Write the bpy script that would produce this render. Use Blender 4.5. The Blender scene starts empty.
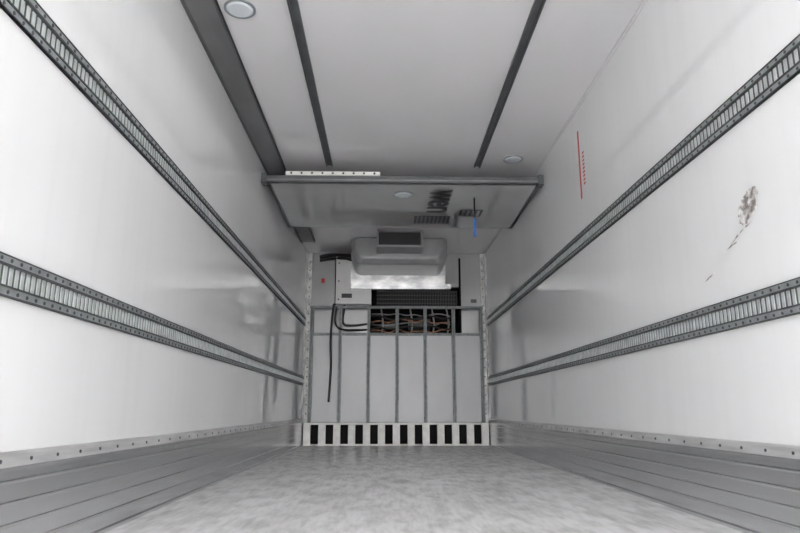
import bpy, bmesh, math, random
from mathutils import Vector, Matrix
random.seed(3)
S=bpy.context.scene
S.view_settings.view_transform='Standard'

# ---------------- materials ----------------
def mat(name,c1,c2=None,rough=.4,metal=0.0,nscale=4,stretch=(1,1,1),lo=.35,hi=.65,bump=0.0,rough2=None,spec=.5,detail=6,fine=None,ior=1.5):
    m=bpy.data.materials.new(name); m.use_nodes=True
    nt=m.node_tree; b=nt.nodes['Principled BSDF']
    b.inputs['Metallic'].default_value=metal; b.inputs['Roughness'].default_value=rough
    b.inputs['Specular IOR Level'].default_value=spec; b.inputs['IOR'].default_value=ior
    c2=c2 or tuple(x*.9 for x in c1)
    tc=nt.nodes.new('ShaderNodeTexCoord')
    L=nt.links.new
    def noise(sc,st,lo,hi,ca,cb,det):
        mp=nt.nodes.new('ShaderNodeMapping'); mp.inputs['Scale'].default_value=st
        no=nt.nodes.new('ShaderNodeTexNoise'); no.inputs['Scale'].default_value=sc; no.inputs['Detail'].default_value=det
        cr=nt.nodes.new('ShaderNodeValToRGB'); cr.color_ramp.elements[0].position=lo; cr.color_ramp.elements[1].position=hi
        cr.color_ramp.elements[0].color=(*cb,1); cr.color_ramp.elements[1].color=(*ca,1)
        L(tc.outputs['Object'],mp.inputs[0]); L(mp.outputs[0],no.inputs['Vector']); L(no.outputs[0],cr.inputs[0])
        return no,cr
    no,cr=noise(nscale,stretch,lo,hi,c1,c2,detail); out=cr.outputs[0]
    for (fs,fst,flo,fhi,dk) in (fine or []):
        _,c3=noise(fs,fst,flo,fhi,(1,1,1),dk,8)
        mx=nt.nodes.new('ShaderNodeMix'); mx.data_type='RGBA'; mx.blend_type='MULTIPLY'; mx.inputs[0].default_value=1
        L(out,mx.inputs[6]); L(c3.outputs[0],mx.inputs[7]); out=mx.outputs[2]
    L(out,b.inputs['Base Color'])
    if rough2 is not None:
        mr=nt.nodes.new('ShaderNodeMapRange'); mr.inputs['From Min'].default_value=.3; mr.inputs['From Max'].default_value=.7
        mr.inputs['To Min'].default_value=rough; mr.inputs['To Max'].default_value=rough2
        L(no.outputs[0],mr.inputs[0]); L(mr.outputs[0],b.inputs['Roughness'])
    if bump:
        bp=nt.nodes.new('ShaderNodeBump'); bp.inputs['Strength'].default_value=bump; bp.inputs['Distance'].default_value=.01
        L(no.outputs[0],bp.inputs['Height']); L(bp.outputs[0],b.inputs['Normal'])
    return m
M={}
M['wall']=mat('grp_wall',(.83,.835,.84),(.80,.805,.81),.012,0,1.2,(1,1.6,.25),ior=2.2,
   fine=[(5,(1,3,.12),.25,.5,(.975,.975,.975))])
M['ceil']=mat('grp_ceiling',(.80,.785,.80),(.73,.72,.735),.03,0,1.0,(1,.5,1),ior=1.9)
M['floor']=mat('floor_alu',(.88,.88,.885),(.80,.80,.805),.27,0.0,1.3,(1.2,.5,1),lo=.30,hi=.70,detail=4,ior=1.6,
   fine=[(10,(1.3,.45,1),.36,.56,(.80,.797,.79)),(3.2,(1,.6,1),.30,.58,(.84,.835,.83)),(45,(1,.12,1),.35,.55,(.88,.88,.88))])
M['galv']=mat('galvanised',(.42,.44,.45),(.30,.32,.33),.38,.5,18,(1,1,1))
M['galvd']=mat('galvanised_dark',(.10,.11,.11),(.065,.07,.07),.45,.4,18)
M['post']=mat('post_galvanised',(.20,.215,.22),(.13,.145,.15),.5,.1,22)
M['rung']=mat('rail_rung',(.66,.69,.69),(.48,.51,.51),.3,.4,18)
M['kick']=mat('kick_aluminium',(.66,.67,.68),(.60,.61,.62),.17,.9,1.2,(1,1,1))
M['kickt']=mat('kick_top_strip',(.70,.70,.70),(.48,.48,.48),.3,.4,10,(1,.3,3))
M['dark']=mat('dark_track',(.11,.115,.12),(.08,.085,.09),.4,.2,8)
M['tray']=mat('tray_grey',(.22,.22,.225),(.16,.16,.165),.35,.3,5,(1,.3,1))
M['black']=mat('black_rubber',(.010,.010,.011),None,.5)
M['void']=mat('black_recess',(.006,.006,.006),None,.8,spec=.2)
M['grille']=mat('grille_black',(.035,.037,.04),None,.5)
M['panel']=mat('partition_panel',(.33,.335,.345),(.29,.295,.30),.3,0,2,(1,1,.5))
M['end']=mat('end_wall_panel',(.38,.38,.385),(.33,.33,.335),.2,0,2,(1,1,.5))
M['vent']=mat('vent_cream',(.82,.82,.79),(.70,.69,.66),.4,0,12)
M['steel']=mat('stainless',(.82,.82,.82),(.40,.40,.41),.25,.3,5,(1,1,2),bump=.4)
M['hood']=mat('evaporator_plastic',(.33,.335,.34),(.29,.295,.30),.35,0,5)
M['copper']=mat('copper_pipe',(.50,.24,.13),(.25,.11,.06),.4,.3,20)
M['cable']=mat('grey_cable',(.30,.30,.31),(.2,.2,.21),.5,0,20)
M['white']=mat('white_plastic',(.62,.62,.615),None,.3)
M['corner']=mat('corner_trim_metal',(.80,.80,.79),(.45,.45,.44),.45,0,12,(1,1,1))
M['red']=mat('red_paint',(.50,.03,.03),None,.5)
M['blue']=mat('blue_strap',(.02,.10,.35),None,.6)
M['fold']=mat('folded_panel_gloss',(.66,.66,.66),(.60,.60,.60),.03,0.45,1.5,ior=1.8)
M['ink']=mat('dark_ink',(.03,.03,.035),None,.5)
M['scuff']=mat('scuff_mark',(.72,.71,.70),(.18,.15,.14),.5,0,26,lo=.42,hi=.60)
M['lamp']=mat('lamp_lens',(.70,.74,.78),None,.15)
M['ring']=mat('lamp_ring',(.28,.31,.34),None,.3,.3)
M['ground']=mat('concrete_ground',(.5,.5,.48),(.38,.38,.36),.85,0,3)

# ---------------- geometry helper ----------------
class B:
    def __init__(s,name): s.bm=bmesh.new(); s.name=name; s.mats=[]
    def mi(s,m):
        if m not in s.mats: s.mats.append(m)
        return s.mats.index(m)
    def box(s,x0,x1,y0,y1,z0,z1,m):
        i=s.mi(m); v=[s.bm.verts.new((x,y,z)) for x in (x0,x1) for y in (y0,y1) for z in (z0,z1)]
        for f in ((0,1,3,2),(4,6,7,5),(0,4,5,1),(2,3,7,6),(0,2,6,4),(1,5,7,3)):
            s.bm.faces.new([v[k] for k in f]).material_index=i
    def cyl(s,p,axis,r,h,m,seg=16,r2=None):
        i=s.mi(m); q=Vector((0,0,1)).rotation_difference(Vector(axis)).to_matrix().to_4x4()
        r_=bmesh.ops.create_cone(s.bm,cap_ends=True,segments=seg,radius1=r,radius2=r if r2 is None else r2,depth=h,matrix=Matrix.Translation(p)@q)
        for f in {f for v in r_['verts'] for f in v.link_faces}: f.material_index=i
    def tube(s,pts,r,m,seg=8,sub=6):
        i=s.mi(m); P=[Vector(p) for p in pts]; C=[]
        for k in range(len(P)-1):
            a=P[max(k-1,0)];b=P[k];c=P[k+1];d=P[min(k+2,len(P)-1)]
            for t in range(sub):
                t/=sub
                C.append(.5*((2*b)+(c-a)*t+(2*a-5*b+4*c-d)*t*t+(-a+3*b-3*c+d)*t**3))
        C.append(P[-1]); rings=[]
        for k,p in enumerate(C):
            d=(C[min(k+1,len(C)-1)]-C[max(k-1,0)]).normalized()
            u=d.cross(Vector((0,1,.01)));
            if u.length<.1: u=d.cross(Vector((1,0,0)))
            u.normalize(); w=d.cross(u)
            rings.append([s.bm.verts.new(p+r*(math.cos(a)*u+math.sin(a)*w)) for a in [2*math.pi*j/seg for j in range(seg)]])
        for a,b in zip(rings,rings[1:]):
            for j in range(seg):
                f=s.bm.faces.new((a[j],a[(j+1)%seg],b[(j+1)%seg],b[j])); f.material_index=i; f.smooth=True
        for r_ in (rings[0],rings[-1]): s.bm.faces.new(r_).material_index=i
    def prism(s,prof,y0,y1,m,swap=None):
        i=s.mi(m); a=[s.bm.verts.new((x,y0,z)) for x,z in prof]; b=[s.bm.verts.new((x,y1,z)) for x,z in prof]; n=len(prof)
        for j in range(n): s.bm.faces.new((a[j],a[(j+1)%n],b[(j+1)%n],b[j])).material_index=i
        s.bm.faces.new(a).material_index=i; s.bm.faces.new(b[::-1]).material_index=i
    def loft(s,sections,m,cap=True):
        i=s.mi(m); R=[[s.bm.verts.new(p) for p in sec] for sec in sections]; n=len(R[0])
        for a,b in zip(R,R[1:]):
            for j in range(n): s.bm.faces.new((a[j],a[(j+1)%n],b[(j+1)%n],b[j])).material_index=i
        if cap:
            s.bm.faces.new(R[0]).material_index=i; s.bm.faces.new(R[-1]).material_index=i
    def done(s,bevel=0,parent=None):
        bmesh.ops.recalc_face_normals(s.bm,faces=s.bm.faces)
        me=bpy.data.meshes.new(s.name); s.bm.to_mesh(me); s.bm.free()
        for m in s.mats: me.materials.append(M[m])
        o=bpy.data.objects.new(s.name,me); S.collection.objects.link(o)
        if bevel:
            md=o.modifiers.new('bevel','BEVEL'); md.width=bevel; md.segments=2; md.limit_method='ANGLE'
        if parent: o.parent=parent
        return o

W=1.23; H=2.57; Y0=-1.9; Y1=8.7
# ---------------- shell ----------------
for sd,nm in ((-1,'wall_left'),(1,'wall_right')):
    b=B(nm); x0,x1=sorted((sd*W,sd*(W+.06))); b.box(x0,x1,Y0,9.25,0,H,'wall')
    if sd>0:
        # painted load line on the wall skin
        b.box(W-.0015,W,4.280,4.308,1.90,2.41,'red')
        for k in range(9):
            z=1.98+k*.028; b.box(W-.0015,W,4.19,4.19+.038,z,z+.014,'red')
    b.done()
b=B('floor'); b.box(-W-.06,W+.06,Y0,9.25,-.12,0,'floor'); b.done()
b=B('ceiling'); b.box(-W-.06,W+.06,Y0,9.25,H,H+.08,'ceil'); b.done()
b=B('wall_front')
ox0,ox1,oz0,oz1=-.37,.88,1.44,2.10
b.box(-W,ox0,Y1,Y1+.08,0,H,'end'); b.box(ox1,W,Y1,Y1+.08,0,H,'end')
b.box(ox0,ox1,Y1,Y1+.08,0,oz0,'end'); b.box(ox0,ox1,Y1,Y1+.08,oz1,H,'end')
b.box(-W,W,9.2,9.25,0,H,'void')
b.box(ox0-.02,ox0,Y1+.08,9.2,oz0-.02,oz1+.02,'void'); b.box(ox1,ox1+.02,Y1+.08,9.2,oz0-.02,oz1+.02,'void')
b.box(ox0,ox1,Y1+.08,9.2,oz0-.02,oz0,'void'); b.box(ox0,ox1,Y1+.08,9.2,oz1,oz1+.02,'void')
b.done()
b=B('ground'); b.box(-25,25,-25,25,-1.35,-1.25,'ground'); b.done()

# ---------------- cargo rails ----------------
def rail(sd,zc):
    b=B('cargo_rail'); 
    def bx(d0,d1,y0,y1,z0,z1,m):
        xa,xb=sorted((sd*(W-d0),sd*(W-d1))); b.box(xa,xb,y0,y1,z0,z1,m)
    ya,yb=Y0+.02,Y1-.02
    bx(0,.003,ya,yb,zc-.058,zc+.058,'galvd')
    bx(.003,.012,ya,yb,zc+.031,zc+.058,'galv'); bx(.003,.012,ya,yb,zc-.058,zc-.031,'galv')
    bx(.003,.017,ya,yb,zc+.028,zc+.033,'galvd'); bx(.003,.017,ya,yb,zc-.033,zc-.028,'galvd')
    bx(.003,.016,ya,yb,zc+.055,zc+.058,'galvd'); bx(.003,.016,ya,yb,zc-.058,zc-.055,'galvd')
    y=ya+.02
    while y<yb-.02:
        bx(.003,.006,y,y+.016,zc-.028,zc+.028,'rung')
        y+=.030
    y=ya+.1
    while y<yb:
        for dz in (.045,-.045): b.cyl((sd*(W-.0125),y,zc+dz),(1,0,0),.006,.003,'galvd',8)
        y+=.05
    return b.done()
for sd in (-1,1):
    for z in (.82,1.605): rail(sd,z)

# ---------------- kick plates ----------------
for sd,nm in ((-1,'baseboard_left'),(1,'baseboard_right')):
    b=B(nm)
    prof=[(0,0),(.03,0),(.03,.012),(.022,.018)]
    for z in (.07,.13,.19,.25): prof+=[(.022,z-.004),(.025,z),(.025,z+.004),(.022,z+.008)]
    prof+=[(.022,.280),(.03,.286),(.03,.292),(0,.292)]
    b.prism([(sd*(W-d),z) for d,z in prof],Y0+.01,Y1-.01,'kick')
    prof=[(0,.292),(.02,.292),(.016,.325),(.008,.333),(0,.333)]
    b.prism([(sd*(W-d),z) for d,z in prof],Y0+.01,Y1-.01,'kickt')
    y=Y0+.1
    while y<Y1:
        b.cyl((sd*(W-.018),y,.309),(sd,0,0),.006,.006,'galvd',8); y+=.16
    b.done()

# ---------------- corner trims ----------------
b=B('trim_corner')
for sd in (-1,1):
    xa,xb=sorted((sd*(W-.001),sd*(W-.07))); b.box(xa,xb,Y1-.02,Y1-.001,.29,H-.002,'corner')
    xa,xb=sorted((sd*(W-.001),sd*(W-.015))); b.box(xa,xb,Y1-.10,Y1-.02,.335,H-.002,'corner')
    z=.4
    while z<2.5: b.cyl((sd*(W-.045),Y1-.022,z),(0,1,0),.009,.006,'galvd',8); z+=.12
b.done()

# ---------------- ceiling tracks ----------------
YB=5.34
for x in (-.65,.66):
    b=B('ceiling_track')
    b.box(x-.028,x+.028,Y0+.01,YB+.05,H-.006,H,'dark')
    b.box(x-.028,x-.018,Y0+.01,YB+.05,H-.018,H-.006,'dark'); b.box(x+.018,x+.028,Y0+.01,YB+.05,H-.018,H-.006,'dark')
    b.done()
b=B('cable_tray')
b.box(-W+.002,-1.05,Y0+.01,8.0,H-.028,H-.001,'tray'); b.box(-1.06,-1.05,Y0+.01,8.0,H-.036,H-.001,'dark'); b.box(-W+.002,-W+.02,Y0+.01,8.0,H-.036,H-.028,'dark')
b.done()
b=B('trim_ceiling_right'); b.box(W-.02,W-.001,Y0+.01,YB+3,H-.008,H-.001,'ceil'); b.done()

# ---------------- cross beam ----------------
b=B('cross_beam'); zb=2.41
b.box(-W+.002,W-.002,YB-.03,YB+.03,zb-.028,zb+.028,'dark')
b.box(-W+.002,W-.002,YB-.036,YB-.03,zb-.016,zb-.005,'tray')
b.box(-W+.002,-W+.05,YB-.045,YB+.045,zb-.045,zb+.045,'dark'); b.box(W-.05,W-.002,YB-.045,YB+.045,zb-.045,zb+.045,'dark')
b.box(-1.02,-.20,YB-.05,YB-.031,zb+.025,zb+.06,'vent')
for i in range(9): b.cyl((-.97+i*.09,YB-.052,zb+.043),(0,1,0),.010,.005,'black',10)
b.done(.003)

# ---------------- folded partition ----------------
b=B('folded_partition')
y0,y1=YB+.04,6.62
def sl(y): return 2.385-.03*(y-y0)/(y1-y0)
def slab(xa,xb,ya,yb,off0,off1,m):
    b.loft([[(xa,ya,sl(ya)+off0),(xb,ya,sl(ya)+off0),(xb,ya,sl(ya)+off1),(xa,ya,sl(ya)+off1)],
            [(xa,yb,sl(yb)+off0),(xb,yb,sl(yb)+off0),(xb,yb,sl(yb)+off1),(xa,yb,sl(yb)+off1)]],m)
slab(-1.16,1.18,y0,y1,0,.045,'fold')
slab(-1.18,-1.16,y0,y1,-.01,.05,'dark'); slab(1.18,1.20,y0,y1,-.01,.05,'dark')
slab(-1.18,1.20,y1,y1+.02,-.002,.05,'tray')
fold=b.done()
def text(name,body,size,loc,rot,m,parent):
    c=bpy.data.curves.new(name,'FONT'); c.body=body; c.size=size; c.extrude=.0008; c.offset=.008; c.align_x='CENTER'; c.align_y='CENTER'
    c.materials.append(M[m]); o=bpy.data.objects.new(name,c); S.collection.objects.link(o); o.location=loc; o.rotation_euler=rot; o.parent=parent; return o
text('printed_lettering','wen',.40,(.38,5.80,sl(6.12)-.002),(math.pi,0,math.radians(90)),'ink',fold)
b=B('printed_block'); 
zz=sl(6.52)-.003
for i in range(9): b.box(.14+i*.042,.165+i*.042,6.22,6.48,zz,zz+.001,'ink')
for i in range(5): b.box(.14,.50,6.22+i*.06,6.235+i*.06,zz-.001,zz,'ink')
b.box(.58,.80,6.0,6.02,zz,zz+.001,'ink'); b.box(.58,.80,6.2,6.22,zz,zz+.001,'ink')
for i in range(5): b.box(.58+.05*i,.60+.05*i,6.02,6.2,zz,zz+.001,'ink')
b.done(parent=fold)

# ---------------- lamps ----------------
def lamp(x,y,z):
    b=B('ceiling_lamp')
    b.cyl((x,y,z-.004),(0,0,1),.085,.008,'ring',28,); b.cyl((x,y,z-.011),(0,0,1),.060,.006,'lamp',28,r2=.072)
    b.done()
lamp(-.945,3.12,H); lamp(.95,5.22,H); lamp(.01,5.62,sl(5.62)); lamp(-.3,7.1,H)

# ---------------- bulkhead with return vents ----------------
b=B('air_return_vent')
yv=Y1-.14
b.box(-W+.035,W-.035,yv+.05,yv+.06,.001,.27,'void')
b.box(-W+.035,W-.035,yv-.005,Y1-.001,.262,.285,'vent'); b.box(-W+.035,W-.035,yv,yv+.05,.001,.02,'vent')
n=12; sp=2.30/n
for i in range(n+1):
    x=-1.15+i*sp; b.box(x-.046,x+.046,yv,yv+.05,.02,.262,'vent')
b.done(.003)

b=B('bulkhead_partition')
yp=Y1-.10; zt=1.78
px=[-1.13,-.75,-.37,.01,.385,.765,1.14]
b.box(-1.15,1.16,yp+.02,yp+.04,.286,1.44,'panel')
for x in px: b.box(x-.022,x+.022,yp-.02,yp+.02,.286,zt,'post'); b.box(x-.006,x+.006,yp-.022,yp-.02,.286,zt,'galvd')
b.box(-1.157,1.167,yp-.022,yp+.022,zt,zt+.035,'post')
b.box(-1.157,1.167,yp+.0,yp+.022,1.42,1.455,'post')
b.done(.003)

# ---------------- refrigeration unit ----------------
ru=bpy.data.objects.new('refrigeration_unit',None); S.collection.objects.link(ru)
b=B('evaporator_hood')
def sec(y,w,zlo,wl):
    c=.025
    return [(c-w,y,H-.002),(c-w,y,zlo+.13),(c-wl-.05,y,zlo+.03),(c-wl,y,zlo),(c+wl,y,zlo),(c+wl+.05,y,zlo+.03),(c+w,y,zlo+.13),(c+w,y,H-.002)]
b.loft([sec(7.85,.56,2.30,.44),sec(7.92,.61,2.235,.50),sec(8.3,.62,2.225,.52),sec(8.69,.62,2.225,.52)],'hood')
b.done(.02,ru)
b=B('blower_outlet')
b.box(-.26,-.235,7.5,7.85,2.38,H-.002,'hood'); b.box(.275,.30,7.5,7.85,2.38,H-.002,'hood'); b.box(-.26,.30,7.5,7.85,2.36,2.385,'hood')
b.box(-.235,.275,7.6,7.62,2.385,H-.002,'grille')
b.done(.004,ru)
b=B('unit_casing')
b.box(-.82,-.34,Y1-.13,Y1-.001,1.84,2.5,'white')
b.box(-.34,.74,Y1-.13,Y1-.001,2.05,2.115,'steel'); b.box(-.62,.66,Y1-.16,Y1-.131,2.04,2.4,'steel')
b.box(-.84,-.825,Y1-.03,Y1-.001,1.84,2.5,'void')
b.box(.86,.885,Y1-.03,Y1-.001,1.44,2.5,'void')
for z in (1.9,2.15,2.4): b.cyl((-.78,Y1-.133,z),(0,1,0),.012,.006,'galvd',10)
b.box(-.74,-.60,Y1-.133,Y1-.13,1.92,1.98,'ink')
b.done(.006,ru)
b=B('condenser_grille')
gx0,gx1,gz0,gz1,gy=-.27,.84,1.82,2.04,Y1+.02
b.box(gx0,gx1,gy+.03,gy+.05,gz0,gz1,'void')
for i in range(50):
    x=gx0+.01+i*(gx1-gx0-.02)/49; b.box(x-.003,x+.003,gy,gy+.03,gz0,gz1,'grille')
for i in range(5):
    z=gz0+i*(gz1-gz0)/4; b.box(gx0,gx1,gy-.01,gy,z-.006,z+.006,'grille')
b.done(0,ru)
b=B('pipework')
for k in range(6):
    z=1.50+.045*k; pts=[(-.34+.12*i,Y1+.06+.03*random.random(),z+random.uniform(-.025,.025)) for i in range(10)]
    b.tube(pts,(.009,.012,.008)[k%3],('copper','black','cable')[k%3])
for x in (-.2,.2,.5,.7): b.tube([(x,Y1+.1,1.46),(x+.02,Y1+.08,1.6),(x-.01,Y1+.1,1.82)],.011,'cable')
b.cyl((.32,Y1+.15,1.6),(1,0,0),.08,.3,'grille',20); b.cyl((-.1,Y1+.15,1.58),(1,0,0),.06,.2,'galvd',20)
b.done(0,ru)
b=B('hoses')
b.tube([(-1.05,Y1-.06,2.50),(-.9,Y1-.09,2.52),(-.7,Y1-.16,2.5),(-.55,Y1-.18,2.47)],.028,'black')
b.tube([(-1.05,Y1-.06,2.45),(-.9,Y1-.08,2.47),(-.7,Y1-.16,2.46),(-.58,Y1-.18,2.42)],.02,'black')
b.tube([(-.84,Y1-.14,1.84),(-.86,Y1-.16,1.6),(-.87,Y1-.17,1.3),(-.86,Y1-.16,1.0),(-.88,Y1-.15,.55)],.014,'black')
b.tube([(-.8,Y1-.13,1.8),(-.82,Y1-.15,1.6),(-.74,Y1-.15,1.5),(-.5,Y1-.05,1.5),(-.3,Y1+.02,1.52)],.012,'black')
b.tube([(-.7,Y1-.05,1.84),(-.72,Y1-.04,1.6),(-.6,Y1-.03,1.56),(-.3,Y1+.03,1.6)],.016,'black')
b.done(0,ru)

# ---------------- markings ----------------
b=B('wall_scuff')
def blob(y,z,ry,rz,x,n=24):
    i=b.mi('scuff'); vs=[b.bm.verts.new((x,y+ry*math.cos(a)*random.uniform(.6,1.05),z+rz*math.sin(a)*random.uniform(.7,1.05))) for a in [2*math.pi*j/n for j in range(n)]]
    b.bm.faces.new(vs).material_index=i
blob(2.32,1.2,.075,.05,W-.0012); blob(2.29,1.24,.055,.035,W-.0014); blob(2.35,1.165,.04,.025,W-.0016)
for (ya,za,yb,zb_) in ((2.72,.98,2.60,1.01),(2.47,1.09,2.36,1.13),(2.5,1.08,2.42,1.09),(2.40,1.12,2.30,1.14)):
    i=b.mi('scuff')
    b.bm.faces.new([b.bm.verts.new((W-.0012,y,z)) for y,z in ((ya,za),(yb,zb_),(yb,zb_+.005),((ya+yb)/2,(za+zb_)/2+.008))]).material_index=i
b.done()
b=B('warning_sticker'); b.box(-1.03,-.98,Y1-.003,Y1-.001,2.15,2.21,'red'); b.done()
b=B('data_plate'); b.box(1.02,1.10,Y1-.003,Y1-.001,1.88,1.93,'ink'); b.done()
b=B('pull_strap'); b.box(.660,.685,5.70,5.704,2.00,2.18,'blue'); b.tube([(.672,5.702,2.18),(.672,5.70,2.375)],.006,'black'); b.done(parent=fold)

# ---------------- light ----------------
w=bpy.data.worlds.new('sky'); S.world=w; w.use_nodes=True
w.node_tree.nodes['Background'].inputs[0].default_value=(1,.99,.99,1); w.node_tree.nodes['Background'].inputs[1].default_value=14.5

cam=bpy.data.cameras.new('camera'); cam.lens=29.0; cam.sensor_width=36
co=bpy.data.objects.new('camera',cam); S.collection.objects.link(co)
co.location=(-.15,0,.45); co.rotation_euler=(math.radians(102.54),0,math.radians(-1.32)); S.camera=co
